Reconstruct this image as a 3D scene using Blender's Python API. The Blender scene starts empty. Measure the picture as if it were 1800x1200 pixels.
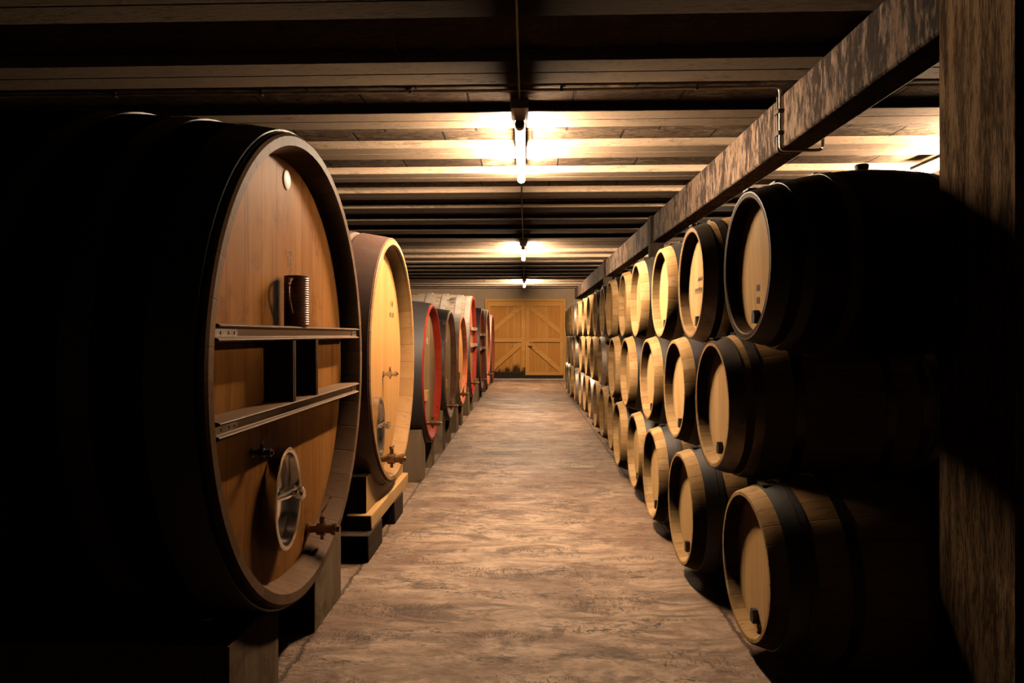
import bpy, bmesh, math, random
from mathutils import Vector
random.seed(7)
PI = math.pi
C = bpy.context.scene.collection
S = bpy.context.scene

# ------------------------------------------------------------------ camera, world, exposure
EYE = 1.30                                   # eye height above the floor
cd = bpy.data.cameras.new('camera'); cam = bpy.data.objects.new('camera', cd); C.objects.link(cam)
cam.location = (0, 0, EYE); cam.rotation_euler = (PI/2, 0, math.radians(2.0))
cd.sensor_width = 36; cd.lens = 24
cd.shift_x = 17.9/1800; cd.shift_y = -12/1800; cd.clip_start = .05
S.camera = cam
w = bpy.data.worlds.new('world'); S.world = w; w.use_nodes = True
w.node_tree.nodes['Background'].inputs[0].default_value = (.025, .016, .010, 1)   # added warm fill in place of bounced light, through the open end behind
S.view_settings.view_transform = 'Standard'; S.view_settings.look = 'None'
S.view_settings.gamma = 1; S.view_settings.exposure = 0.0
S.cycles.use_denoising = True; S.cycles.max_bounces = 6; S.cycles.diffuse_bounces = 0
S.cycles.sample_clamp_indirect = 4
LAMP = 560                                   # radiance of the tubes
LAMP_COL = (1.0, .75, .51)
H = 1.33 + EYE                               # underside of the ceiling joists
WALL = 19.8                                  # far wall

# ------------------------------------------------------------------ materials
class NT:
    def __init__(s, name):
        s.m = bpy.data.materials.new(name); s.m.use_nodes = True
        s.t = s.m.node_tree; s.b = s.t.nodes['Principled BSDF']
    def n(s, typ, **kw):
        nd = s.t.nodes.new(typ)
        for k, v in kw.items():
            if k[0] == 'i' and k[1:].isdigit(): s.put(nd.inputs[int(k[1:])], v)
            elif k.startswith('I_'): s.put(nd.inputs[k[2:].replace('_', ' ')], v)
            else: setattr(nd, k, v)
        return nd
    def put(s, sock, v):
        if isinstance(v, bpy.types.NodeSocket): s.t.links.new(v, sock)
        elif isinstance(v, tuple) and len(v) == 3 and sock.type == 'RGBA': sock.default_value = (*v, 1)
        else: sock.default_value = v
    def math(s, op, a, b=0.0, c=0.0):
        nd = s.n('ShaderNodeMath', operation=op, i0=a, i1=b)
        s.put(nd.inputs[2], c); return nd.outputs[0]
    def mix(s, f, a, b, mode='MIX'):
        nd = s.n('ShaderNodeMix', data_type='RGBA', blend_type=mode)
        s.put(nd.inputs[0], f); s.put(nd.inputs[6], a); s.put(nd.inputs[7], b); return nd.outputs[2]
    def ramp(s, v, lo, hi):
        nd = s.n('ShaderNodeMapRange', interpolation_type='SMOOTHSTEP'); s.put(nd.inputs[0], v)
        nd.inputs[1].default_value = lo; nd.inputs[2].default_value = hi; return nd.outputs[0]
    def obj(s): return s.n('ShaderNodeTexCoord').outputs['Object']
    def rnd(s): return s.n('ShaderNodeObjectInfo').outputs['Random']
    def scale(s, v, sc, off=None):
        nd = s.n('ShaderNodeVectorMath', operation='MULTIPLY', i0=v); nd.inputs[1].default_value = sc
        o = nd.outputs[0]
        if off is not None:
            cb = s.n('ShaderNodeCombineXYZ'); [s.put(cb.inputs[k], off) for k in range(3)]
            o = s.n('ShaderNodeVectorMath', operation='ADD', i0=o, i1=cb.outputs[0]).outputs[0]
        return o
    def noise(s, v, scale=1, detail=4, rough=.55, dist=0):
        nd = s.n('ShaderNodeTexNoise'); s.put(nd.inputs['Vector'], v)
        nd.inputs['Scale'].default_value = scale; nd.inputs['Detail'].default_value = detail
        nd.inputs['Roughness'].default_value = rough; nd.inputs['Distortion'].default_value = dist
        return nd.outputs[0]
    def done(s, col, rough=.5, metal=0.0, bump=None, strength=.3, dist=.004, spec=None):
        s.put(s.b.inputs['Base Color'], col); s.put(s.b.inputs['Roughness'], rough)
        s.put(s.b.inputs['Metallic'], metal)
        if spec is not None: s.b.inputs['Specular IOR Level'].default_value = spec
        if bump is not None:
            bn = s.n('ShaderNodeBump', I_Strength=strength, I_Distance=dist, I_Height=bump)
            s.t.links.new(bn.outputs[0], s.b.inputs['Normal'])
        return s.m

def wood(name, c1, c2, dark, boards=.09, axis='y', grain='z', rough=.5, seam=.35, stain=.0, stain_col=(.02, .015, .01), vary=.5, across=55, spec=.03, mould=None):
    """boarded wood; axis 'polar' makes staves around the x axis"""
    q = NT(name); v = q.obj(); r = q.rnd()
    sp = q.n('ShaderNodeSeparateXYZ', i0=v); xyz = {'x': sp.outputs[0], 'y': sp.outputs[1], 'z': sp.outputs[2]}
    off = q.math('MULTIPLY', r, 37.0)
    if axis == 'polar':
        b = q.math('MULTIPLY', q.math('ARCTAN2', xyz['z'], xyz['y']), boards/(2*PI))
    else:
        b = q.math('MULTIPLY', xyz[axis], 1/boards)
    b = q.math('ADD', b, off)
    fr = q.math('FRACT', b); idn = q.math('FLOOR', b)
    wn = q.n('ShaderNodeTexWhiteNoise', noise_dimensions='1D'); q.put(wn.inputs['W'], idn)
    sc = {'x': (2.2, across, across), 'y': (across, 2.2, across), 'z': (across, across, 2.2)}[grain]
    shift = q.math('ADD', q.math('MULTIPLY', wn.outputs[0], 19.0), off)
    g = q.noise(q.scale(v, sc, shift), 1, 4, .6, .6)
    sc2 = {'x': (1.1, 7, 7), 'y': (7, 1.1, 7), 'z': (7, 7, 1.1)}[grain]
    g2 = q.noise(q.scale(v, sc2, shift), 1, 3, .55, 1.0)
    f = q.math('ADD', q.math('MULTIPLY', wn.outputs[0], vary), q.math('MULTIPLY', g2, 1-vary))
    col = q.mix(q.ramp(f, .15, .85), c1, c2)
    col = q.mix(q.math('MULTIPLY', q.ramp(g, .5, .78), .55), col, dark)
    ed = q.math('MULTIPLY', q.math('ABSOLUTE', q.math('SUBTRACT', fr, .5)), 2.0)
    sm = q.ramp(ed, .93, 1.0)
    col = q.mix(q.math('MULTIPLY', sm, seam), col, dark)
    if stain > 0:
        sn = q.noise(q.scale(v, (1, 1, 1), off), 5, 5, .65, .5)
        col = q.mix(q.math('MULTIPLY', q.ramp(sn, .52, .68), stain), col, stain_col)
    if mould:   # sooty damp rising from the foot of the boards, higher on some boards than on others
        x0, x1, zt = mould
        up = q.math('ADD', q.math('MULTIPLY', wn.outputs[0], .22), q.math('MULTIPLY', q.noise(q.scale(v, (14, 1, 5)), 1, 4, .6), .42))
        a = q.ramp(q.math('SUBTRACT', q.math('ADD', up, zt), xyz['z']), -.02, .16)
        a = q.math('MULTIPLY', a, q.math('MULTIPLY', q.ramp(xyz['x'], x0, x0+.15), q.ramp(xyz['x'], x1, x1-.1)))
        col = q.mix(q.math('MULTIPLY', a, .93), col, (.016, .012, .009))
    h = q.math('SUBTRACT', q.math('MULTIPLY', g, .5), sm)
    return q.done(col, rough, 0, h, .35, .002, spec)

def metal(name, c, met=.9, rough=.4, rust=None, rf=.4):
    q = NT(name); v = q.obj(); r = q.math('MULTIPLY', q.rnd(), 23.0)
    n1 = q.noise(q.scale(v, (9, 9, 9), r), 1, 5, .65)
    n2 = q.noise(q.scale(v, (60, 60, 60), r), 1, 3, .6)
    col = q.mix(q.ramp(n1, .3, .75), c, tuple(x*.65 for x in c))
    if rust: col = q.mix(q.math('MULTIPLY', q.ramp(n1, .5, .66), rf), col, rust)
    ro = q.math('ADD', q.math('MULTIPLY', n1, .25), rough-.1)
    return q.done(col, ro, met, n2, .08, .001)

def mottled(name, c1, c2, c3, sc=(1, 1, 1), rough=.8, bump=.4, lo=.35, hi=.65, k=.8, spec=.04):
    q = NT(name); v = q.obj(); r = q.math('MULTIPLY', q.rnd(), 11.0)
    a = q.noise(q.scale(v, sc, r), 3, 6, .65, .4)
    b = q.noise(q.scale(v, tuple(x*6 for x in sc), r), 3, 5, .7, .2)
    col = q.mix(q.ramp(a, .3, .7), c1, c2)
    col = q.mix(q.math('MULTIPLY', q.ramp(q.math('ADD', q.math('MULTIPLY', a, .5), q.math('MULTIPLY', b, .5)), lo, hi), k), col, c3)
    return q.done(col, rough, 0, b, bump, .006, spec)

def floor_mat():
    q = NT('trowelled_concrete'); v = q.obj()
    sp = q.n('ShaderNodeSeparateXYZ', i0=v)
    big = q.noise(q.scale(v, (.9, 1.3, 1)), 1.0, 5, .6, .6)
    mid = q.noise(q.scale(v, (1.6, 4.0, 1)), 1.5, 8, .72, 1.6)
    fine = q.noise(q.scale(v, (10, 22, 1)), 1, 6, .75, 2.2)
    arc = q.noise(q.scale(v, (24, 7, 1)), 1, 3, .6, 3.5)          # short trowel arcs
    scr = q.noise(q.scale(v, (8, 19, 1)), 1, 5, .75, 2.6)
    col = q.mix(q.ramp(mid, .30, .66), (.20, .112, .068), (.60, .40, .275))
    col = q.mix(q.math('MULTIPLY', q.ramp(big, .46, .62), .75), col, (.21, .105, .06))
    pat = q.noise(q.scale(v, (2.4, 4.2, 1)), 1, 5, .65, 1.0)
    col = q.mix(q.math('MULTIPLY', q.ramp(pat, .53, .62), .75), col, (.115, .062, .04))
    col = q.mix(q.math('MULTIPLY', q.ramp(fine, .52, .68), .55), col, (.12, .075, .05))
    col = q.mix(q.math('MULTIPLY', q.ramp(fine, .46, .30), .35), col, (.62, .46, .345))
    m1 = q.ramp(q.noise(q.scale(v, (.8, 2.4, 1)), 1.9, 4, .6), .50, .60)
    col = q.mix(q.math('MULTIPLY', q.math('MULTIPLY', q.ramp(scr, .54, .57), m1), .95), col, (.035, .02, .014))
    m2 = q.ramp(q.noise(q.scale(v, (1.0, 2.8, 2)), 1.5, 3, .6), .53, .60)
    col = q.mix(q.math('MULTIPLY', q.math('MULTIPLY', q.ramp(arc, .53, .57), m2), .75), col, (.09, .056, .038))
    # the lane's edge joints and the bays beyond them, dustier and browner
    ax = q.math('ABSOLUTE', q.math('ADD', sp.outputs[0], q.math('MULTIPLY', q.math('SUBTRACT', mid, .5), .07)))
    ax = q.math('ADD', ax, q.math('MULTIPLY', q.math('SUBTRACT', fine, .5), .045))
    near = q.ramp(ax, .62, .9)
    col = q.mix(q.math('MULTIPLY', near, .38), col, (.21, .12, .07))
    jn = q.ramp(q.math('ABSOLUTE', q.math('SUBTRACT', ax, .925)), .012, .003)
    col = q.mix(q.math('MULTIPLY', jn, .8), col, (.05, .03, .02))
    rough = q.math('ADD', q.math('MULTIPLY', q.ramp(mid, .3, .7), -.18), q.math('ADD', q.math('MULTIPLY', fine, .4), .30))
    h = q.math('SUBTRACT', q.math('ADD', q.math('MULTIPLY', fine, .9), q.math('MULTIPLY', mid, .9)), q.math('ADD', jn, q.math('MULTIPLY', q.math('MULTIPLY', q.ramp(arc, .5, .62), m2), .4)))
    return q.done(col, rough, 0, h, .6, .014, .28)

def ceiling_mat():
    q = NT('infill_blocks'); v = q.obj()
    sp = q.n('ShaderNodeSeparateXYZ', i0=v)
    row = q.math('FLOOR', q.math('MULTIPLY', q.math('ADD', sp.outputs[1], -.2), 1/.74))
    wn = q.n('ShaderNodeTexWhiteNoise', noise_dimensions='1D'); q.put(wn.inputs['W'], row)
    u = q.math('ADD', q.math('MULTIPLY', sp.outputs[0], 1/.62), wn.outputs[0])
    fr = q.math('FRACT', u); idn = q.math('FLOOR', u)
    w2 = q.n('ShaderNodeTexWhiteNoise', noise_dimensions='2D')
    cb = q.n('ShaderNodeCombineXYZ', i0=idn, i1=row); q.put(w2.inputs['Vector'], cb.outputs[0])
    n = q.noise(q.scale(v, (2.2, 5, 1)), 1.3, 6, .72, .6)
    f = q.noise(q.scale(v, (14, 40, 1)), 1, 4, .7, .5)
    col = q.mix(w2.outputs[0], (.075, .047, .028), (.14, .09, .054))
    col = q.mix(q.math('MULTIPLY', q.ramp(n, .48, .7), .75), col, (.33, .24, .15))
    col = q.mix(q.math('MULTIPLY', q.ramp(f, .45, .62), .85), col, (.022, .014, .01))
    sm = q.ramp(q.math('MULTIPLY', q.math('ABSOLUTE', q.math('SUBTRACT', fr, .5)), 2), .965, .985)
    col = q.mix(sm, col, (.015, .01, .008))
    return q.done(col, .9, 0, q.math('SUBTRACT', f, sm), .5, .008, .15)

def emit(name, col, s):
    q = NT(name); e = q.n('ShaderNodeEmission'); q.put(e.inputs[0], col); e.inputs[1].default_value = s
    q.t.links.new(e.outputs[0], q.t.nodes['Material Output'].inputs[0]); return q.m

def plain(name, c, rough=.5, met=0.0):
    q = NT(name); n = q.noise(q.scale(q.obj(), (20, 20, 20)), 1, 4)
    return q.done(q.mix(n, tuple(x*.8 for x in c), c), rough, met)

M = {}
M['floor'] = floor_mat(); M['infill'] = ceiling_mat()
M['joist'] = mottled('pale_cast_joist', (.42, .285, .19), (.48, .35, .25), (.13, .075, .042), (1.1, 5, 5), .85, .4, .5, .62, .6)
M['beam'] = mottled('stained_beam', (.14, .09, .06), (.30, .215, .16), (.014, .009, .007), (2.0, 2.0, .55), .8, .9, .40, .56, .95)
M['post'] = mottled('rough_post', (.30, .185, .10), (.21, .125, .065), (.04, .024, .013), (9, 9, 1.0), .9, 1.0, .42, .58, .9)
M['dark_post'] = mottled('dark_post', (.05, .034, .024), (.035, .024, .017), (.015, .01, .008), (3, 3, .6), .85, .5)
M['plaster'] = mottled('plaster', (.36, .25, .165), (.42, .30, .20), (.22, .14, .09), (.7, .7, .7), .9, .2, .52, .75, .5)
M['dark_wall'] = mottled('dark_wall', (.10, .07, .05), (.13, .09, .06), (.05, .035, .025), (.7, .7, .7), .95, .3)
M['door'] = wood('door_boards', (.55, .225, .05), (.66, .30, .075), (.24, .09, .022), .105, 'x', 'z', .5, .7)
M['door_damp'] = wood('door_boards_damp', (.55, .225, .05), (.66, .30, .075), (.24, .09, .022), .105, 'x', 'z', .5, .7, mould=(-1.05, .12, .10))
M['rail_damp'] = wood('door_rails_damp', (.62, .285, .07), (.70, .345, .095), (.28, .12, .035), .3, 'z', 'x', .5, .1, mould=(-1.05, .12, .10))
M['door_rail'] = wood('door_rails', (.62, .285, .07), (.70, .345, .095), (.28, .12, .035), .3, 'z', 'x', .5, .1)
M['oak_head'] = wood('oak_head', (.66, .375, .150), (.76, .47, .215), (.40, .19, .065), .078, 'y', 'z', .5, .4)
M['oak_head_warm'] = wood('oak_head_warm', (.62, .36, .155), (.74, .45, .21), (.36, .18, .065), .078, 'y', 'z', .5, .4)
M['oak_stave'] = wood('oak_stave', (.42, .23, .09), (.58, .36, .165), (.15, .07, .028), 26, 'polar', 'x', .6, .75, .35, (.12, .07, .035))
M['shaded_oak_stave'] = wood('shaded_oak_stave', (.06, .030, .012), (.10, .052, .02), (.035, .018, .009), 26, 'polar', 'x', .55, .6, .2, (.12, .06, .03))  # shade of the unlit barrel sides put into the colour, oak nearly black
M['black_hoop'] = metal('black_hoop', (.022, .019, .017), .3, .5, (.06, .04, .03), .5)
M['dark_steel_hoop'] = metal('dark_steel_hoop', (.13, .105, .085), .85, .38, (.05, .03, .02), .5)
M['zinc_hoop'] = metal('zinc_hoop', (.50, .45, .40), .9, .55, (.3, .2, .13), .3)
M['rubber'] = plain('black_rubber', (.012, .011, .010), .6)
M['steel'] = metal('polished_steel', (.78, .74, .70), 1.0, .16)
M['brass'] = metal('tarnished_brass', (.24, .15, .075), .9, .35, (.10, .055, .03), .6)
M['iron'] = metal('dark_iron', (.05, .042, .036), .7, .5)
M['cask_head_a'] = wood('cask_head_brown', (.27, .10, .022), (.36, .15, .038), (.07, .025, .008), .15, 'y', 'z', .5, .45, .5, (.13, .05, .015), .4, 24)
M['cask_head_b'] = wood('cask_head_pale', (.40, .185, .056), (.50, .25, .088), (.26, .11, .03), .13, 'y', 'z', .33, .35, .0)
M['cask_head_c'] = wood('cask_head_grey', (.26, .155, .075), (.40, .26, .14), (.12, .065, .03), .10, 'y', 'z', .38, .6, .3, (.10, .055, .03))
M['rim_a'] = wood('cask_rim_brown', (.15, .078, .04), (.21, .115, .062), (.075, .036, .017), 40, 'polar', 'x', .5, .35, .3, (.12, .065, .035))
M['rim_b'] = wood('cask_rim_pale', (.30, .15, .052), (.40, .205, .08), (.16, .075, .027), 34, 'polar', 'x', .42, .6)
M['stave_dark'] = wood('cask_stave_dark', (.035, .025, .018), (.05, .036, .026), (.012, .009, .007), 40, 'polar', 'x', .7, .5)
M['stave_grey'] = wood('cask_stave_grey', (.20, .155, .115), (.35, .275, .20), (.05, .038, .03), 34, 'polar', 'x', .8, .9, .95, (.045, .035, .028))
def paint(name, c, chip, k=.25, rough=.55):
    q = NT(name); v = q.obj(); r = q.math('MULTIPLY', q.rnd(), 9.0)
    sp = q.n('ShaderNodeSeparateXYZ', i0=v)
    b = q.math('MULTIPLY', q.math('ARCTAN2', sp.outputs[2], sp.outputs[1]), 34/(2*PI))
    idn = q.math('FLOOR', b); ed = q.math('MULTIPLY', q.math('ABSOLUTE', q.math('SUBTRACT', q.math('FRACT', b), .5)), 2)
    wn = q.n('ShaderNodeTexWhiteNoise', noise_dimensions='1D'); q.put(wn.inputs['W'], idn)
    n = q.noise(q.scale(v, (8, 8, 8), r), 1, 6, .7)
    col = q.mix(q.math('MULTIPLY', wn.outputs[0], .5), c, tuple(x*.65 for x in c))
    col = q.mix(q.math('MULTIPLY', q.ramp(n, .52, .66), k), col, chip)
    col = q.mix(q.math('MULTIPLY', q.ramp(ed, .95, 1), .5), col, tuple(x*.3 for x in c))
    return q.done(col, rough, 0, n, .2, .002, .04)
M['red'] = paint('red_paint', (.30, .026, .011), (.32, .10, .05))
M['orange_red'] = paint('orange_red_paint', (.55, .14, .055), (.60, .32, .18), .5)
M['dark_red'] = paint('dark_red_paint', (.27, .055, .028), (.12, .05, .03), .5)
M['oxblood'] = paint('oxblood_paint', (.20, .085, .045), (.07, .035, .02), .6)
M['brown_paint'] = metal('brown_hoop_paint', (.125, .062, .042), .0, .5, (.22, .14, .11), .35)
M['black_paint'] = metal('black_hoop_paint', (.040, .034, .033), .0, .48, (.06, .045, .04), .4)
M['flaky_black'] = metal('flaking_black_paint', (.030, .024, .021), .1, .55, (.19, .12, .08), .6)
M['grey_hoop'] = metal('grey_hoop_paint', (.33, .285, .24), .2, .5, (.2, .15, .11), .5)
M['shelf'] = wood('shelf_wood', (.24, .135, .078), (.30, .175, .105), (.19, .105, .06), .2, 'z', 'y', .42, .05)
M['plate'] = metal('dull_plate', (.27, .22, .17), .6, .45, (.12, .075, .045), .5)
M['grey_timber'] = wood('weathered_timber', (.19, .12, .07), (.27, .18, .11), (.07, .042, .024), .14, 'y', 'z', .8, .3, .5, (.06, .04, .028))
M['warm_timber'] = wood('varnished_timber', (.44, .23, .085), (.54, .30, .12), (.22, .10, .035), .3, 'z', 'y', .4, .1)
M['black_timber'] = wood('blackened_timber', (.045, .03, .02), (.07, .045, .03), (.015, .01, .008), .2, 'z', 'y', .75, .2)
M['copper'] = metal('brown_glazed_ribs', (.20, .085, .045), .35, .38)
M['mark'] = plain('burnt_stamp', (.10, .05, .022), .7)
M['white'] = plain('off_white_enamel', (.70, .60, .50), .5)
M['fixture'] = plain('fixture_plastic', (.45, .33, .25), .5)
M['lamp'] = emit('lit_tube', LAMP_COL, LAMP)
M['soot'] = mottled('soot', (.02, .016, .012), (.03, .022, .016), (.06, .04, .025), (6, 6, 1), .9, .3)
M['sill'] = plain('pale_sill', (.62, .52, .42), .6)

# ------------------------------------------------------------------ mesh helpers
class MB:
    def __init__(s): s.v = []; s.f = []
    def box(s, x0, x1, y0, y1, z0, z1):
        b = len(s.v)
        s.v += [(x, y, z) for x in (x0, x1) for y in (y0, y1) for z in (z0, z1)]
        s.f += [tuple(b+i for i in q) for q in ((0, 1, 3, 2), (4, 6, 7, 5), (0, 4, 5, 1), (2, 3, 7, 6), (0, 2, 6, 4), (1, 5, 7, 3))]
        return s
    def revolve(s, prof, n=48, sy=1, sz=1, axis='x', at=(0, 0, 0), closed=False, caps=True):
        """prof: (along, radius) pairs turned about an axis"""
        b = len(s.v)
        for (a, r) in prof:
            for i in range(n):
                t = 2*PI*i/n; u, v = r*math.cos(t)*sy, r*math.sin(t)*sz
                p = {'x': (a, u, v), 'y': (u, a, v), 'z': (u, v, a)}[axis]
                s.v.append((p[0]+at[0], p[1]+at[1], p[2]+at[2]))
        m = len(prof)
        for k in range(m if closed else m-1):
            k2 = (k+1) % m
            for i in range(n):
                j = (i+1) % n
                s.f.append((b+k*n+i, b+k*n+j, b+k2*n+j, b+k2*n+i))
        if not closed and caps:
            for k in (0, m-1):
                if prof[k][1] > 1e-5: s.f.append(tuple(b+k*n+i for i in range(n)))
        return s
    def tube(s, pts, r, n=8):
        b = len(s.v); pts = [Vector(p) for p in pts]; m = len(pts)
        rs = r if isinstance(r, (list, tuple)) else [r]*m
        for k, p in enumerate(pts):
            d = (pts[min(k+1, m-1)] - pts[max(k-1, 0)]).normalized()
            up = Vector((0, 0, 1)) if abs(d.z) < .9 else Vector((1, 0, 0))
            a = d.cross(up).normalized(); c = d.cross(a).normalized()
            for i in range(n):
                t = 2*PI*i/n; q = p + (a*math.cos(t) + c*math.sin(t))*rs[k]; s.v.append(tuple(q))
        for k in range(m-1):
            for i in range(n):
                j = (i+1) % n; s.f.append((b+k*n+i, b+k*n+j, b+(k+1)*n+j, b+(k+1)*n+i))
        s.f.append(tuple(b+i for i in range(n))); s.f.append(tuple(b+(m-1)*n+i for i in range(n)))
        return s
    def prism(s, poly, lo, hi, axis='x'):
        b = len(s.v); n = len(poly)
        for e in (lo, hi):
            for (u, v) in poly: s.v.append({'x': (e, u, v), 'y': (u, e, v), 'z': (u, v, e)}[axis])
        s.f.append(tuple(range(b, b+n))); s.f.append(tuple(range(b+n, b+2*n)))
        for i in range(n):
            j = (i+1) % n; s.f.append((b+i, b+j, b+n+j, b+n+i))
        return s
    def build(s, name, mat, parent=None, loc=(0, 0, 0), bevel=0, smooth=35, kind=None):
        me = bpy.data.meshes.new(name)
        bm = bmesh.new(); vs = [bm.verts.new(v) for v in s.v]
        for f in s.f:
            try: bm.faces.new([vs[i] for i in f])
            except ValueError: pass
        bmesh.ops.remove_doubles(bm, verts=bm.verts, dist=1e-6)
        bmesh.ops.recalc_face_normals(bm, faces=bm.faces)
        bm.to_mesh(me); bm.free()
        for p in me.polygons: p.use_smooth = True
        me.set_sharp_from_angle(angle=math.radians(smooth))
        me.materials.append(mat)
        o = bpy.data.objects.new(name, me); C.objects.link(o); o.location = loc
        if parent: o.parent = parent
        if bevel:
            md = o.modifiers.new('bevel', 'BEVEL'); md.width = bevel; md.segments = 2; md.limit_method = 'ANGLE'
        if kind: o['kind'] = kind
        return o

def tag(o, label, cat, group=None):
    o['label'] = label; o['category'] = cat
    if group: o['group'] = group
    return o
def thing(name, loc, label, cat, group=None, rz=0):
    o = bpy.data.objects.new(name, None); C.objects.link(o); o.location = loc; o.rotation_euler = (0, 0, rz)
    o.empty_display_size = .1
    return tag(o, label, cat, group)
def struct(mb, name, mat, **k): return mb.build(name, mat, kind='structure', **k)
def arc_corner(pts, r=.02, n=4):
    """round the corners of a polyline"""
    out = [Vector(pts[0])]
    for i in range(1, len(pts)-1):
        a, b, c = Vector(pts[i-1]), Vector(pts[i]), Vector(pts[i+1])
        p, q = b+(a-b).normalized()*r, b+(c-b).normalized()*r
        for k in range(n+1):
            t = k/n; out.append(p*(1-t)**2 + b*2*t*(1-t) + q*t*t)
    out.append(Vector(pts[-1])); return out
ORD = ['first', 'second', 'third', 'fourth', 'fifth', 'sixth', 'seventh', 'eighth', 'ninth', 'tenth', 'eleventh', 'twelfth', 'thirteenth', 'fourteenth', 'fifteenth', 'sixteenth', 'seventeenth', 'eighteenth', 'nineteenth', 'twentieth', 'twenty-first', 'twenty-second', 'twenty-third', 'twenty-fourth', 'twenty-fifth', 'twenty-sixth', 'twenty-seventh', 'twenty-eighth']

# ------------------------------------------------------------------ the room
LX, RX, BY = -4.2, 5.4, -2.2
struct(MB().box(LX-.1, RX+.1, BY, WALL+.3, -.15, 0), 'floor', M['floor'])
struct(MB().box(LX-.1, RX+.1, BY, WALL+.3, H+.055, H+.25), 'ceiling', M['infill'])
struct(MB().box(LX-.3, LX, BY, WALL+.3, 0, H+.055), 'wall_left', M['dark_wall'])
struct(MB().box(RX, RX+.3, BY, WALL+.3, 0, H+.055), 'wall_right', M['dark_wall'])
DW, DZ = 1.17, 1.04+EYE                        # half width and height of the doorway
DX = -.01
wb = MB(); wb.box(LX, DX-DW, WALL, WALL+.25, 0, H+.055); wb.box(DX+DW, RX, WALL, WALL+.25, 0, H+.055)
wb.box(DX-DW, DX+DW, WALL, WALL+.25, DZ, H+.055)
struct(wb, 'wall_back', M['plaster'])

# the double door in the far wall
def bar(mb, x0, z0, x1, z1, wd, y0, y1):
    d = Vector((x1-x0, 0, z1-z0)); n = Vector((-d.z, 0, d.x)).normalized()*wd/2
    mb.prism([(x0+n.x, z0+n.z), (x1+n.x, z1+n.z), (x1-n.x, z1-n.z), (x0-n.x, z0-n.z)], y0, y1, 'y'); return mb
fr = MB(); t = .07
fr.box(DX-DW, DX-DW+t, WALL-.03, WALL+.12, 0, DZ); fr.box(DX+DW-t, DX+DW, WALL-.03, WALL+.12, 0, DZ)
fr.box(DX-DW+t, DX+DW-t, WALL-.03, WALL+.12, DZ-t, DZ)
struct(fr, 'trim_1', M['door_rail'])
for i, sgn in enumerate((-1, 1)):
    x0, x1 = sorted((DX+sgn*.004, DX+sgn*(DW-t-.004)))
    dz = DZ-t-.005; yf = WALL+.03
    d = struct(MB().box(x0, x1, yf, yf+.05, .06, dz), 'door_%d' % (i+1), M['door_damp' if sgn < 0 else 'door'])
    xi, xo = DX+sgn*.004, DX+sgn*(DW-t-.004)
    fm = MB()
    for (a, b) in ((.22, .10), (dz, dz-.14)): fm.box(x0, x1, yf-.04, yf, min(a, b), max(a, b))
    midz = EYE-.16
    fm.box(x0, x1, yf-.04, yf, midz-.055, midz+.055)
    a, b = sorted((xi, xi+sgn*.11)); fm.box(a, b, yf-.041, yf, .1, dz)
    a, b = sorted((xo, xo-sgn*.09)); fm.box(a, b, yf-.041, yf, .1, dz)
    fm.build('rail', M['rail_damp' if sgn < 0 else 'door_rail'], d, bevel=.004)
    bar(MB(), xi+sgn*.12, dz-.16, xo-sgn*.06, midz+.22, .13, yf-.036, yf).build('brace', M['door_rail'], d, bevel=.004)
    bar(MB(), xi+sgn*.12, midz-.10, xo-sgn*.06, .24, .13, yf-.036, yf).build('brace', M['door_rail'], d, bevel=.004)
    MB().box(x0, x1, yf-.045, yf+.02, .06, .2 if sgn < 0 else .13).build('kick_board', M['soot'], d)
    if sgn > 0:
        hd = MB().box(xi+.055, xi+.095, yf-.032, yf-.026, midz-.30, midz-.13)
        hd.tube(arc_corner([(xi+.075, yf-.03, midz-.17), (xi+.075, yf-.075, midz-.17), (xi+.20, yf-.075, midz-.18)], .015), .011)
        hd.build('door_handle', M['iron'], d)
MB().box(DX-DW+.02, DX+DW-.02, WALL-.06, WALL+.2, 0, .028).build('trim_2', M['sill'], kind='structure')

# ceiling joists, run across the aisle
P0, PITCH = 3.47, .766
joist_y = [P0+PITCH*k for k in range(-3, 22)]
jp = lambda: [(-.155, H+.06), (-.155, H+.004), (-.15, H), (-.006, H), (-.004, H+.008), (.004, H+.008), (.006, H), (.15, H), (.155, H+.004), (.155, H+.06)]
for k, y in enumerate(joist_y):
    if y > WALL-.1: break
    mb = MB(); n0 = len(mb.v); mb.prism(jp(), LX, RX, 'x')
    o = mb.build('ceiling_joist', M['joist'], loc=(0, y, 0), smooth=20)
    tag(o, 'pale grooved ceiling joist, %s joist counting from the far door wall' % ORD[24-k], 'joist', 'ceiling joists')
    # prism profile is (y, z) along x

# the long stained beam over the barrels, with its dark posts
XB = 1.42
bm_top, bm_bot, bw = H, EYE+1.035, .16
tag(MB().box(XB, XB+bw, -1.5, WALL-.01, bm_bot, bm_top-.001).build('ceiling_beam', M['beam'], bevel=.012), 'long stained brown beam running over the stacked barrels under the joists', 'beam')
for i, y in enumerate((7.73, 12.23)):
    # stops under the joists beside the beam; notched round it
    mb = MB().box(XB-.03, XB-.0005, y-.065, y+.065, 0, bm_top-.002); mb.box(XB-.0005, XB+.12, y-.065, y+.065, 0, bm_bot-.001)
    tag(mb.build('post', M['dark_post']), ('dark post under the stained beam, first one behind the top row barrels' if i == 0 else 'dark post under the stained beam, second one, farther down the barrel row'), 'post', 'posts under the beam')
mb = MB().box(XB-.03, XB-.0005, 1.99, 2.345, 0, bm_top-.002); mb.box(XB-.0005, XB+bw+.06, 1.99, 2.345, 0, bm_bot-.001)
tag(mb.build('rough_post', M['post']), 'rough bark-brown post standing in front of the barrel stack, holding up the stained beam', 'post')

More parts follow.
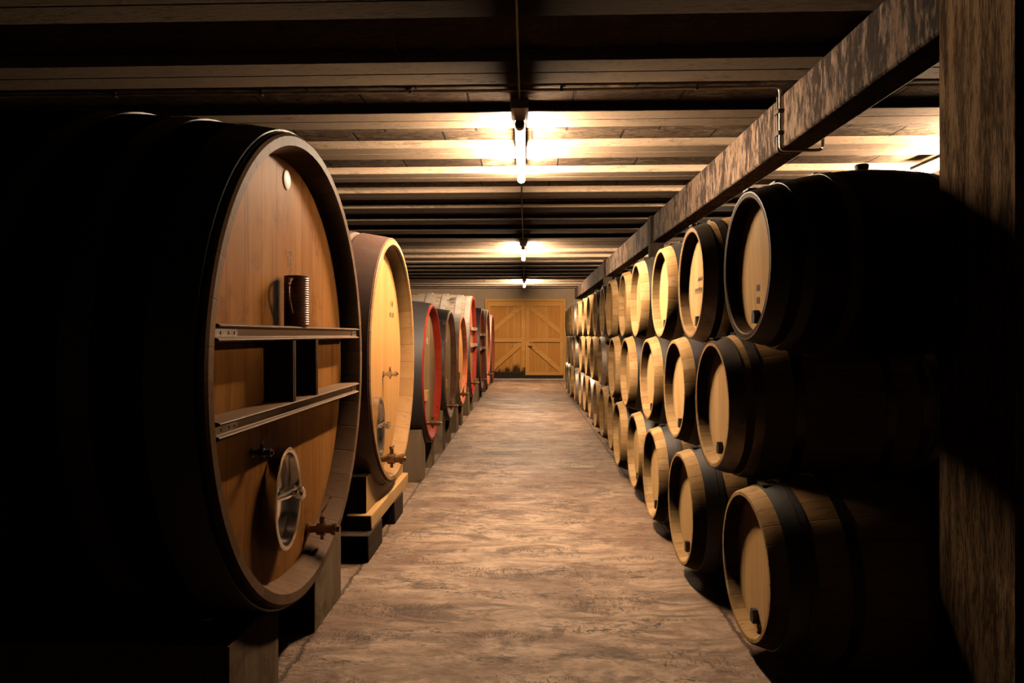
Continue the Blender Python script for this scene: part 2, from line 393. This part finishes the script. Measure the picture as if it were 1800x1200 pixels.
# conduit across the ceiling, bending round the beam
cy, cz = 3.83, H+.04
def conduit(dy, zr):
    pts = arc_corner([(XB-.012, cy+dy, bm_top+.03), (XB-.012, cy+dy, bm_bot-.014), (XB+bw+.06, cy+dy, bm_bot-.014), (XB+bw+.06, cy+dy, bm_bot+.06)], .03)
    return pts
ct = MB(); ct.tube(arc_corner([(LX+.01, cy, cz), (XB-.012, cy, cz), (XB-.012, cy, bm_bot-.016), (XB+bw+.06, cy, bm_bot-.016), (XB+bw+.06, cy, cz), (RX-.01, cy, cz)], .03), .009)
cond = ct.build('conduit', M['plate'])
tag(cond, 'thin conduit crossing the ceiling and bending down around the stained beam', 'conduit')
for x in (-3.2, -2.35, -1.5, -.65, .2, .95):
    MB().box(x-.008, x+.008, cy-.014, cy+.014, cz-.013, H+.0545).build('pipe_clip', M['iron'], cond)
for z in (bm_bot+.08, bm_bot+.2): MB().box(XB-.028, XB-.001, cy-.016, cy+.05, z-.01, z+.01).build('pipe_clip', M['iron'], cond)
tag(MB().tube(arc_corner([(XB-.012, cy+.036, H-.005), (XB-.012, cy+.036, bm_bot-.02), (XB+bw*.5, cy+.036, bm_bot-.02)], .03), .008).build('cable', M['iron']), 'second dark cable clipped beside the conduit on the side of the beam', 'cable')

# fluorescent tubes and the cable that links them
def lamp(x, y0, label):
    t_ = thing('tube_light', (x, y0, H), label, 'ceiling light', 'tube lights')
    MB().box(-.05, .05, -.20, .03, -.06, 0).build('mounting_box', M['fixture'], t_, bevel=.006)
    MB().box(-.034, .034, 0.03, 1.50, -.03, -.001).build('batten', M['fixture'], t_, bevel=.004)
    for (a, b) in ((.03, .09), (1.465, 1.50)): MB().revolve([(a, .001), (a, .030), (b, .030), (b, .001)], 16, axis='y', at=(0, 0, -.074)).build('end_cap', M['fixture'] if a < 1 else M['lamp'], t_)
    MB().revolve([(.09, .001), (.09, .026), (1.465, .026), (1.465, .001)], 12, axis='y', at=(0, 0, -.074)).build('tube', M['lamp'], t_)
    return t_
lamp(-.035, 4.03, 'lit tube light over the aisle beside the first cask, largest in view')
lamp(-.035, 9.85, 'lit tube light over the middle of the aisle, second of the row')
lamp(-.035, 16.3, 'lit tube light near the far door, third of the row')
lamp(3.08, 4.03, 'lit tube light above the big top barrel, behind the rough post')
lamp(3.08, 9.85, 'lit tube light in the bay beyond the barrels, behind the stained beam')
for (a, b, lab) in ((-1.5, 3.82, 'thin cable on the ceiling leading up to the first tube light'), (5.535, 9.645, 'thin cable on the ceiling between the first and second tube lights'), (11.355, 16.09, 'thin cable on the ceiling between the second and third tube lights')):
    tag(MB().tube([(-.045 if a < 0 else -.035, a, H-.007), (-.04, (a+b)/2, H-.007), (-.035, b, H-.007)], .006).build('ceiling_cable', M['rubber']), lab, 'cable', 'ceiling cables')

# ------------------------------------------------------------------ wine barrels on the right
BL, BR, B0 = .92, .374, .292
def br(x): t_ = (x+BL/2)/(BL/2); return BR-(BR-B0)*t_*t_
def band(mb, a, b, e=.0035, n=48, f=br, sy=1, sz=1):
    k = 4; xs = [a+(b-a)*i/k for i in range(k+1)]
    mb.revolve([(x, f(x)+e) for x in xs]+[(b, f(b)-.002), (a, f(a)-.002)], n, sy, sz, closed=True); return mb
REC = .052
def stave_profile():
    xs = [-.004-(BL-.008)*i/22 for i in range(23)]
    return [(-REC-.01, B0-.032), (-REC, B0-.030), (-.004, B0-.023), (0, B0-.018), (0, B0-.004)] + [(x, br(x)) for x in xs] + [(-BL, B0-.004), (-BL, B0-.018), (-BL+REC, B0-.030), (-BL+REC+.01, B0-.032)]
KIND = {
 'steel':  dict(staves='oak_stave', head='oak_head_warm', hoop='dark_steel_hoop', bands=[(.001, -.066), (-.098, -.138), (-.255, -.295)]),
 'dark':   dict(staves='shaded_oak_stave', head='oak_head_warm', hoop='black_hoop', bands=[(.001, -.066), (-.105, -.145), (-.255, -.295)]),
 'black':  dict(staves='oak_stave', head='oak_head', hoop='black_hoop', bands=[(-.062, -.125), (-.128, -.152), (-.262, -.302)]),
 'zinc':   dict(staves='oak_stave', head='oak_head', hoop='zinc_hoop', bands=[(-.001, -.055), (-.095, -.14), (-.25, -.295)]),
}
PROTO = {}
def make_barrel(kind):
    K = KIND[kind]
    root = bpy.data.objects.new('wine_barrel', None); C.objects.link(root); root.empty_display_size = .1
    L = (0, 0, BR)
    MB().revolve(stave_profile(), 52, caps=False).build('staves', M[K['staves']], root, L)
    MB().revolve([(-REC, 0.0001), (-REC, B0-.0295), (-REC-.02, B0-.0295), (-REC-.02, .0001)], 52).build('front_head', M[K['head']], root, L)
    MB().revolve([(-BL+REC, 0.0001), (-BL+REC, B0-.0295), (-BL+REC+.02, B0-.0295), (-BL+REC+.02, .0001)], 40).build('back_head', M[K['head']], root, L)
    for (a, b) in K['bands']:
        for (p, q) in ((a, b), (-BL-b, -BL-a)):
            mb = band(MB(), p, q)
            # riveted lap joint on top of the hoop
            c = (p+q)/2; r_ = br(c)
            mb.box(c-.45*abs(q-p), c+.45*abs(q-p), -.035, .03, r_+.0005, r_+.0062)
            for yy in (-.02, .012): mb.revolve([(r_+.004, .006), (r_+.0105, .004), (r_+.012, .0005)], 8, axis='z', at=(c, yy, 0))
            mb.build('hoop', M[K['hoop']], root, L)
    MB().revolve([(BR-.012, .021), (BR+.026, .027), (BR+.03, .024), (BR+.03, .001)], 16, axis='z', at=(-BL/2, 0, 0)).build('bung', M['rubber'], root, L)
    MB().prism([(-.016, -.025), (.016, -.025), (.019, .0), (.012, .028), (-.012, .028), (-.019, .0)], -REC-.002, -REC+.022, 'x').build('spigot_plug', M['rubber'], root, (0, 0, BR-.205))
    return root
def place_barrel(kind, X, y, zc, label, group, rz=0):
    if kind not in PROTO:
        PROTO[kind] = o = make_barrel(kind); kids = list(o.children)
    else:
        src = PROTO[kind]; o = src.copy(); C.objects.link(o); kids = []
        for ch in src.children:
            if ch.name.startswith('stamp'): continue
            c = ch.copy(); C.objects.link(c); c.parent = o; kids.append(c)
    o.location = (X, y, zc+EYE-BR); o.rotation_euler = (0, 0, PI+rz)
    if random.random() < .35:
        for c in kids:
            if c.name.startswith('front_head'): c.rotation_euler = (random.uniform(-.5, .5), 0, 0)
    return tag(o, label, 'barrel', group)
TOPZ, MIDZ, BOTZ = .275, -.325, BR-EYE
ROWS = {
 'top': (TOPZ, 2.78, [.883, .877, .889, .873, .897, .884, .912, .916, .911, .908, .891, .883, .886, .895, .898],
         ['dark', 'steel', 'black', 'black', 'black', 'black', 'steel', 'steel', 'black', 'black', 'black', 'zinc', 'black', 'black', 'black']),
 'middle': (MIDZ, 3.23, [.867, .886, .884, .854, .855, None, .931, .92, .916, .906, None, .93, .925, .92],
         ['steel', 'black', 'black', 'black', 'black', None, 'zinc', 'black', 'black', 'black', None, 'zinc', 'zinc', 'black']),
 'bottom': (BOTZ, 2.78, [.878, .822, .829, .853, .845, .895, .905, .916, .928, .93, .93, .904, .886, .883, .898],
         ['black', 'black', 'black', 'black', 'black', 'black', 'black', 'black', 'zinc', 'black', 'zinc', 'zinc', 'black', 'zinc', 'zinc']),
}
LOOK = {'dark': 'oak barrel with dark hoops', 'steel': 'oak barrel with worn steel hoops', 'black': 'bare-rimmed oak barrel with black hoops', 'zinc': 'oak barrel with bright zinc hoops'}
special = {('top', 0): 'large dark-hooped barrel on top beside the rough post, black bung upright',
           ('top', 1): 'steel-hooped barrel in the top row with a small brown stamp on its head',
           ('middle', 0): 'steel-hooped barrel in the middle row, squarely below the first two top barrels',
           ('bottom', 0): 'light-rimmed barrel on the floor closest to the rough post, first of the lit bottom row'}
for row, (zc, y0, xs, kinds) in ROWS.items():
    cnt = 0
    for k, (X, kd) in enumerate(zip(xs, kinds)):
        if X is None: continue
        lab = special.get((row, k), '%s, %s row, %s along from the rough post' % (LOOK[kd], row, ORD[cnt])); cnt += 1
        b = place_barrel(kd, X, y0+.9*k, zc, lab, 'stacked wine barrels', random.uniform(-.012, .012))
        if (row, k) in (('top', 0), ('top', 1)):
            st = MB()
            if k == 1:   # a short script line over an underlined row of small letters
                for j in range(9):
                    y = .06-.011*j; st.box(0, .0008, y-.0016, y+.0016, .012+.004*math.sin(j*2.1), .030+.006*math.sin(j*1.7))
                st.box(0, .0008, -.045, .06, .014, .017)
                for j in range(15):
                    y = .105-.0145*j; st.box(0, .0008, y-.002, y+.002, -.045, -.045+(.03 if j in (0, 8) else .02))
                    if j % 3: st.box(0, .0008, y-.008, y, -.034+.006*(j % 2), -.0315+.006*(j % 2))
                st.box(0, .0008, -.105, .11, -.052, -.049)
            else:
                for (y0_, z0_) in ((.0, -.10), (0, -.15)):
                    for j in range(3): st.box(0, .0008, y0_-.018+.014*j, y0_-.010+.014*j, z0_, z0_+.026); st.box(0, .0008, y0_-.018, y0_+.018, z0_+.011, z0_+.014)
            st.build('stamp', M['mark'], b, (-REC+.0004, 0, BR))
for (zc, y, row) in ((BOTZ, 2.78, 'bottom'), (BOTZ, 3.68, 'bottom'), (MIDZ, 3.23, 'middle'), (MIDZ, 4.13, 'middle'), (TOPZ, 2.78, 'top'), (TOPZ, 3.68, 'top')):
    place_barrel('dark', 1.90, y, zc, 'dark barrel added to block the bay behind, %s row, %s past the rough post' % (row, 'first' if y < 3.5 else 'second'), 'added blocking barrels')  # stack added to keep the lit bay from showing between post and barrels

# ------------------------------------------------------------------ big casks on the left
FX = -.88
def make_cask(y, hc, rh, rv, label, rim, head, staves, hoops, L=1.9, bulge=.10, rec=.085, t=.05, group='big casks'):
    """front at x = 0 facing the aisle, body towards -x; returns root and the local height of the head's centre"""
    zc = EYE+hc; base = zc-rv
    root = thing('wine_cask', (FX, y, base), label, 'cask', group)
    LZ = (0, 0, rv); sy = rh/rv
    def f(x): u = (x+L/2)/(L/2); return rv+bulge*(1-u*u)
    xs = [-.02-(L-.04)*i/24 for i in range(25)]
    MB().revolve([(-.012, rv-t*.9)]+[(x, f(x)) for x in xs]+[(-L, rv-t), (-L+.08, rv-t-.01), (-L+.08, .001)], 96, sy, 1, caps=False).build('staves', M[staves], root, LZ)
    MB().revolve([(-rec-.02, rv-t-.022), (-rec, rv-t-.020), (-.012, rv-t+.006), (0, rv-t+.014), (.001, rv-.012), (-.006, rv-.002), (-.03, rv+.002)], 96, sy, 1, closed=True).build('rim', M[rim], root, LZ)
    MB().revolve([(-rec, .0001), (-rec, rv-t-.0195), (-rec-.03, rv-t-.0195), (-rec-.03, .0001)], 96, sy, 1).build('head', M[head], root, LZ)
    for (a, b, mt) in hoops:
        band(MB(), a, b, .006, 96, f, sy, 1).build('hoop', M[mt], root, LZ)
    return root, f, rec
def ell_ring(mb, ry, rz, w_, x0, x1, n=48, closed=True, dome=0):
    b = len(mb.v)
    prof = [(x0, 0), (x1, 0), (x1+.004, w_*.3), (x1+.004, w_*.7), (x1, w_), (x0, w_)]
    for (x, d) in prof:
        for i in range(n):
            a = 2*PI*i/n; mb.v.append((x, (ry-d)*math.cos(a), (rz-d)*math.sin(a)))
    m = len(prof)
    for k in range(m):
        k2 = (k+1) % m
        for i in range(n):
            j = (i+1) % n; mb.f.append((b+k*n+i, b+k*n+j, b+k2*n+j, b+k2*n+i))
    return mb
def hatch(root, rv, rec, y, z, ry, rz):
    """oval stainless manhole door with cross bar and clamp"""
    L = (-rec, y, rv+z)
    h = ell_ring(MB(), ry, rz, .02, -.005, .05).build('manhole_frame', M['steel'], root, L)
    d = MB()
    prof = [(.004, .93), (.012, .8), (.006, .6), (.016, .3), (.018, .0005)]
    d.revolve([(x, s_) for x, s_ in prof], 48, ry, rz); d.build('manhole_door', M['steel'], h)
    bz = .02
    MB().tube([(.03, -ry*.86, bz), (.055, -ry*.3, bz), (.058, ry*.3, bz), (.03, ry*.86, bz)], [.009, .013, .013, .009], 8).build('cross_bar', M['steel'], h)
    MB().revolve([(.02, .012), (.085, .012), (.086, .024), (.105, .026), (.112, .018), (.112, .0005)], 14, at=(0, 0, bz)).tube([(.096, -.05, bz+.02), (.096, .05, bz-.02)], .007).build('clamp_knob', M['steel'], h)
    return h
def tap(root, rv, rec, y, z, s=1.0, mat='brass', lever=True, name='tap'):
    L = (-rec, y, rv+z)
    mb = MB().revolve([(-.004, .034*s), (.012*s, .034*s), (.016*s, .022*s), (.05*s, .02*s), (.055*s, .032*s), (.10*s, .034*s), (.104*s, .024*s), (.13*s, .024*s), (.133*s, .032*s), (.155*s, .032*s), (.158*s, .018*s), (.175*s, .016*s), (.176*s, .0005)], 18)
    mb.tube([(.08*s, 0, -.02*s), (.08*s, 0, -.055*s)], .010*s)
    mb.tube([(.08*s, 0, .02*s), (.08*s, 0, .065*s)], .013*s)
    o = mb.build(name, M[mat], root, L)
    if lever: MB().tube([(.08*s, 0, .06*s), (.082*s, 0, .085*s), (.125*s, .01*s, .17*s)], [.009*s, .008*s, .006*s]).build('lever', M['steel'], o)
    else: MB().tube([(.08*s, -.035*s, .075*s), (.08*s, .035*s, .075*s)], .010*s).build('lever', M[mat], o)
    return o
def saddle(name, mat, f, y0, rh, rv, hc, ya, yb, label, cat, x0=.04, x1=1.5, cap=9, zlo=0, group=None, gap=.004, n=10):
    """bearer whose top follows the belly of its cask"""
    mb = MB(); b = 0; zc = EYE+hc; xs = [-x0-(x1-x0)*i/8 for i in range(9)]
    for x in xs:
        for i in range(n+1):
            y = ya+(yb-ya)*i/n; r_ = f(x)+.006+gap; a = r_*rh/rv
            top = zc-r_*math.sqrt(max(0, 1-(y/a)**2)) if abs(y) < a else zc
            mb.v += [(FX+x, y0+y, min(top, cap)), (FX+x, y0+y, zlo)]
    row = 2*(n+1)
    for k in range(len(xs)-1):
        for i in range(n):
            p = k*row+2*i; q = p+row
            mb.f += [(p, p+2, q+2, q), (p+1, q+1, q+3, p+3)]
        p, q = k*row, (k+1)*row
        mb.f += [(p, q, q+1, p+1), (p+2*n, p+2*n+1, q+2*n+1, q+2*n)]
    for k in (0, len(xs)-1):
        for i in range(n):
            p = k*row+2*i; mb.f.append((p, p+1, p+3, p+2))
    return tag(mb.build(name, mat, smooth=25), label, cat, group)

# --- the first cask with the shelf
y1, hc1, rh1, rv1 = 2.75, -.13, .90, .915
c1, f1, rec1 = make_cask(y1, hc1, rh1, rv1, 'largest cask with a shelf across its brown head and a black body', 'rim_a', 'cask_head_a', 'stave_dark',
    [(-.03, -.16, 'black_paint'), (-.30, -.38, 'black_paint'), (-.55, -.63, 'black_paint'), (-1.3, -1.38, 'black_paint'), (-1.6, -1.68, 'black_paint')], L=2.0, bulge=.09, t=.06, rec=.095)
def chord(z, r=None): r = r or rv1-.06; return rh1/rv1*math.sqrt(max(0, r*r-z*z))
def shelf_board(zb, zt):
    hl = chord(max(abs(zb), abs(zt)))-.004
    mb = MB(); zm = (zb+zt)/2
    lip = .013
    poly = [(-rec1+.001, zb+.004), (-.022, zb+.004), (-.012, zb)] + [(-.008+.010*math.sin(PI*k/6), zb+lip*k/6) for k in range(1, 6)] + [(-.012, zb+lip), (-.016, zb+lip+.004), (-.016, zt-lip-.004), (-.012, zt-lip)] + [(-.008+.012*math.sin(PI*k/6), zt-lip+lip*k/6) for k in range(1, 6)] + [(-.012, zt), (-rec1+.001, zt)]
    mb.prism(poly, -hl, hl, 'y')
    o = mb.build('shelf_board', M['shelf'], c1, (0, 0, rv1), smooth=30)
    for sg, wd in ((-1, .16), (1, .10)):
        a, b = sorted((sg*(hl-.002), sg*(hl-wd)))
        p = MB().prism([(a, zb+lip+.003), (b-.012, zb+lip+.003), (b, zm), (b-.012, zt-lip-.003), (a, zt-lip-.003)] if sg < 0 else [(b, zb+lip+.003), (a+.012, zb+lip+.003), (a, zm), (a+.012, zt-lip-.003), (b, zt-lip-.003)], -.017, -.0125, 'x')
        for yy in (.25, .6, .85):
            yv = (a+(b-a)*yy); p.revolve([(-.0125, .006), (-.010, .005), (-.0095, .0005)], 8, at=(0, yv, zm))
        p.build('end_plate', M['plate'], o)
    return o
shelf_board(.108, .163); shelf_board(-.176, -.122)
for yy in (-.185, .095):
    d = MB()
    for s_ in (-1, 1): d.tube([(-.004, yy+s_*.009, -.122), (-.004, yy+s_*.009, .108)], .008, 10)
    d.box(-rec1+.001, -.005, yy-.011, yy+.011, -.1215, .1075)
    d.build('divider', M['shelf'], c1, (0, 0, rv1))
hatch(c1, rv1, rec1, -.115, -.51, .145, .20)
tap(c1, rv1, rec1, .265, -.735, .85, 'brass')
st = tap(c1, rv1, rec1, -.35, -.29, .45, 'iron')
MB().revolve([(-.001, .040), (.004, .040), (.006, .036), (.006, .0005)], 28).build('medallion', M['white'], c1, (-rec1, -.0, rv1+.76))
mk = MB()
for (yy, zz, a, b) in ((-.02, .43, .05, .004), (-.005, .47, .006, .02), (.012, .465, .02, .006), (.018, .43, .03, .012), (.0, .385, .02, .005), (.02, .40, .01, .006)):
    mk.box(0, .0008, yy-b/2, yy+b/2, zz-a/2, zz+a/2)
mk.build('stamp', M['mark'], c1, (-rec1+.0003, .04, rv1))
for (a, b, lab) in ((.2, .62, 'heavy bearer block under the far side of the largest shelved cask'), (-.66, -.24, 'heavy bearer block under the near side of the largest shelved cask')):
    saddle('bearer_block', M['grey_timber'], f1, y1, rh1, rv1, hc1, a, b, lab, 'support block', x1=1.9, group='cask supports', cap=.33)
# jug on the shelf
jz = EYE+hc1+.163
jg = thing('ribbed_jug', (FX-.033, 2.69, jz), 'dark ribbed jug with a loop handle standing on the cask shelf', 'jug')
jr = .033*1.0
prof = [(0, .0005), (0, .046)]
for k in range(21):
    z = .004+.009*k; prof += [(z, .047), (z+.0045, .0495), (z+.009, .047)]
prof += [(.198, .049), (.200, .047), (.198, .044), (.02, .043), (.02, .0005)]
MB().revolve(prof, 32, axis='z').build('body', M['copper'], jg)
jg.children[0].rotation_euler = (0, 0, 0)
MB().tube(arc_corner([(.0, -.044, .185), (.0, -.085, .180), (.0, -.098, .12), (.0, -.048, .05)], .03), .007).build('handle', M['copper'], jg)
MB().tube(arc_corner([(.015, -.03, .201), (.034, -.022, .19), (.036, -.012, .10)], .012), .003, 8).build('cord', M['white'], jg)

# --- the second cask, pale head, brown hoops, on a varnished cradle
y2, hc2, rh2, rv2 = 4.60, -.17, .775, .81
c2, f2, rec2 = make_cask(y2, hc2, rh2, rv2, 'pale oak cask with brown painted hoops and stamped numbers on its head', 'rim_b', 'cask_head_b', 'stave_grey',
    [(-.012, -.20, 'brown_paint'), (-.245, -.42, 'brown_paint'), (-.46, -.52, 'grey_hoop'), (-.62, -.74, 'brown_paint'), (-1.1, -1.25, 'brown_paint'), (-1.5, -1.7, 'brown_paint')], L=1.8, bulge=.09, rec=.10)
hatch(c2, rv2, rec2, -.25, -.43, .13, .20)
tap(c2, rv2, rec2, -.06, -.66, 1.05, 'brass', False)
tap(c2, rv2, rec2, .06, -.10, .6, 'steel', False)
for (txt, z, sz) in (('1548', .375, .062), ('401100', .295, .055)):
    cu = bpy.data.curves.new('stamp', 'FONT'); cu.body = txt; cu.size = sz; cu.extrude = .0005; cu.align_x = 'CENTER'
    tmp = bpy.data.objects.new('stamp', cu); C.objects.link(tmp); cu.materials.append(M['mark'])
    me = bpy.data.meshes.new_from_object(tmp); bpy.data.objects.remove(tmp)
    o = bpy.data.objects.new('stamp', me); C.objects.link(o); o.parent = c2; o.location = (-rec2+.0008, .36, rv2+z); o.rotation_euler = (PI/2, 0, PI/2)
cr = thing('cask_cradle', (0, 0, 0), 'varnished wooden cradle under the pale oak cask', 'cradle', 'cask supports')
def cradle_part(name, ya, yb, x0, x1, zlo, cap, mat):
    o = saddle(name, mat, f2, y2, rh2, rv2, hc2, ya, yb, '', '', x0=x0, x1=x1, cap=cap, zlo=zlo, n=24)
    for k in ('label', 'category'): del o[k]
    o.parent = cr
cradle_part('saddle', -.60, .60, .06, .16, .245, .46, M['warm_timber'])
cradle_part('saddle', -.60, .60, 1.22, 1.34, .245, .46, M['warm_timber'])
for (a, b) in ((-.17, -.02), (-1.36, -1.2)): MB().box(FX+a, FX+b, y2-.64, y2+.60, .155, .2445).build('base_board', M['warm_timber'], cr, bevel=.006)
for (a, b, lab) in ((-.74, -.36, 'black squared block on the floor at the near end of the varnished cradle'), (.05, .36, 'black squared block on the floor at the far end of the varnished cradle')):
    tag(MB().box(FX-1.4, FX-.015, y2+a, y2+b, 0, .1545).build('bearer_block', M['black_timber'], bevel=.006), lab, 'support block', 'cask supports')

# --- the older casks further down
def tag_board(root, rv, rec, y, z): 
    MB().box(0, .05, -.05, .05, -.05, .05).build('wooden_stopper_box', M['warm_timber'], root, (-rec, y, rv+z), bevel=.004)
def level_board(root, rv, rec, y, z0, z1):
    MB().box(0, .02, -.03, .03, z0, z1).build('level_board', M['cask_head_b'], root, (-rec, y, rv))
spec = [
 # y, hc, rh, rv, rim, hoops, head, staves, label
 (6.50, -.36, .655, .65, 'red', [(-.012, -.30, 'black_paint'), (-.36, -.46, 'black_paint'), (-.9, -1.0, 'black_paint')], 'cask_head_c', 'stave_dark', 'old cask with red inner rim and wide black front hoop beside the pale oak cask'),
 (8.06, -.36, .646, .64, 'oxblood', [(-.012, -.22, 'flaky_black'), (-.30, -.42, 'black_paint'), (-.9, -1.0, 'black_paint')], 'cask_head_c', 'stave_dark', 'old cask with flaking black hoop and dark oxblood rim'),
 (9.62, -.36, .70, .632, 'orange_red', [(-.012, -.22, 'grey_hoop'), (-.30, -.38, 'black_paint'), (-.9, -1.0, 'black_paint')], 'cask_head_b', 'stave_dark', 'old cask with pale grey front hoop and orange-red rim'),
 (11.51, -.20, .753, .84, 'red', [(-.012, -.10, 'grey_hoop'), (-.17, -.26, 'grey_hoop'), (-.42, -.50, 'grey_hoop'), (-.68, -.76, 'grey_hoop'), (-1.1, -1.2, 'flaky_black'), (-1.5, -1.58, 'grey_hoop')], 'cask_head_c', 'stave_grey', 'tall weathered cask with grey hoops and bright red rim'),
 (13.94, -.30, .85, .83, 'dark_red', [(-.012, -.25, 'black_paint'), (-.36, -.46, 'black_paint')], 'cask_head_c', 'stave_dark', 'black-hooped cask with dark red rim beyond the tall weathered cask'),
 (16.10, -.32, .90, .90, 'orange_red', [(-.012, -.18, 'grey_hoop'), (-.3, -.4, 'grey_hoop')], 'cask_head_c', 'stave_grey', 'cask with pale hoop and faded orange rim, last but one before the door'),
 (18.40, -.36, .95, .88, 'dark_red', [(-.012, -.18, 'grey_hoop'), (-.3, -.4, 'grey_hoop')], 'cask_head_c', 'stave_grey', 'grey-hooped cask with red rim closest to the far wall'),
]
NAMES = ['red-rimmed cask by the pale oak one', 'cask with the oxblood rim', 'cask with the orange-red rim', 'tall weathered cask', 'black-hooped dark red cask', 'faded orange-rimmed cask', 'cask closest to the far wall']
for i, (y, hc, rh, rv, rim, hoops, head, stv, lab) in enumerate(spec):
    c, f, rec = make_cask(y, hc, rh, rv, lab, rim, head, stv, hoops, L=1.5 if i < 3 else 1.9, bulge=.06, rec=.065, t=.045)
    if i < 3:
        tap(c, rv, rec, -.10, -.47, .9, 'brass', True)
        tag_board(c, rv, rec, -.26, -.20); level_board(c, rv, rec, -.23, -.46, -.255)
        MB().box(0, .003, -.02, .02, -.03, .03).build('paper_tag', M['white'], c, (-rec, .02, rv+.30))
    else:
        tap(c, rv, rec, .1, -.62, .9, 'brass', True)
        if i < 5:
            for z in (.30, .02):
                hl = rh/rv*math.sqrt((rv-.05)**2-(abs(z)+.03)**2)-.004
                o = MB().box(-rec+.001, -.002, -hl, hl, z-.028, z+.028).build('cross_brace', M['cask_head_c'], c, (0, 0, rv))
                for sg in (-1, 1): MB().box(-.001, .018, min(sg*hl, sg*(hl-.14)), max(sg*hl, sg*(hl-.14)), z-.022, z+.022).build('clamp_plate', M['zinc_hoop'], o)
    s_ = rh/.65
    for (a, b, wd) in ((-.52*s_, -.26*s_, 'near'), (.14*s_, .36*s_, 'far')):
        saddle('bearer_block', M['grey_timber'], f, y, rh, rv, hc, a, b, 'weathered bearer block under the %s side of the %s' % (wd, NAMES[i]), 'support block', x1=1.3, cap=.46, group='cask supports')
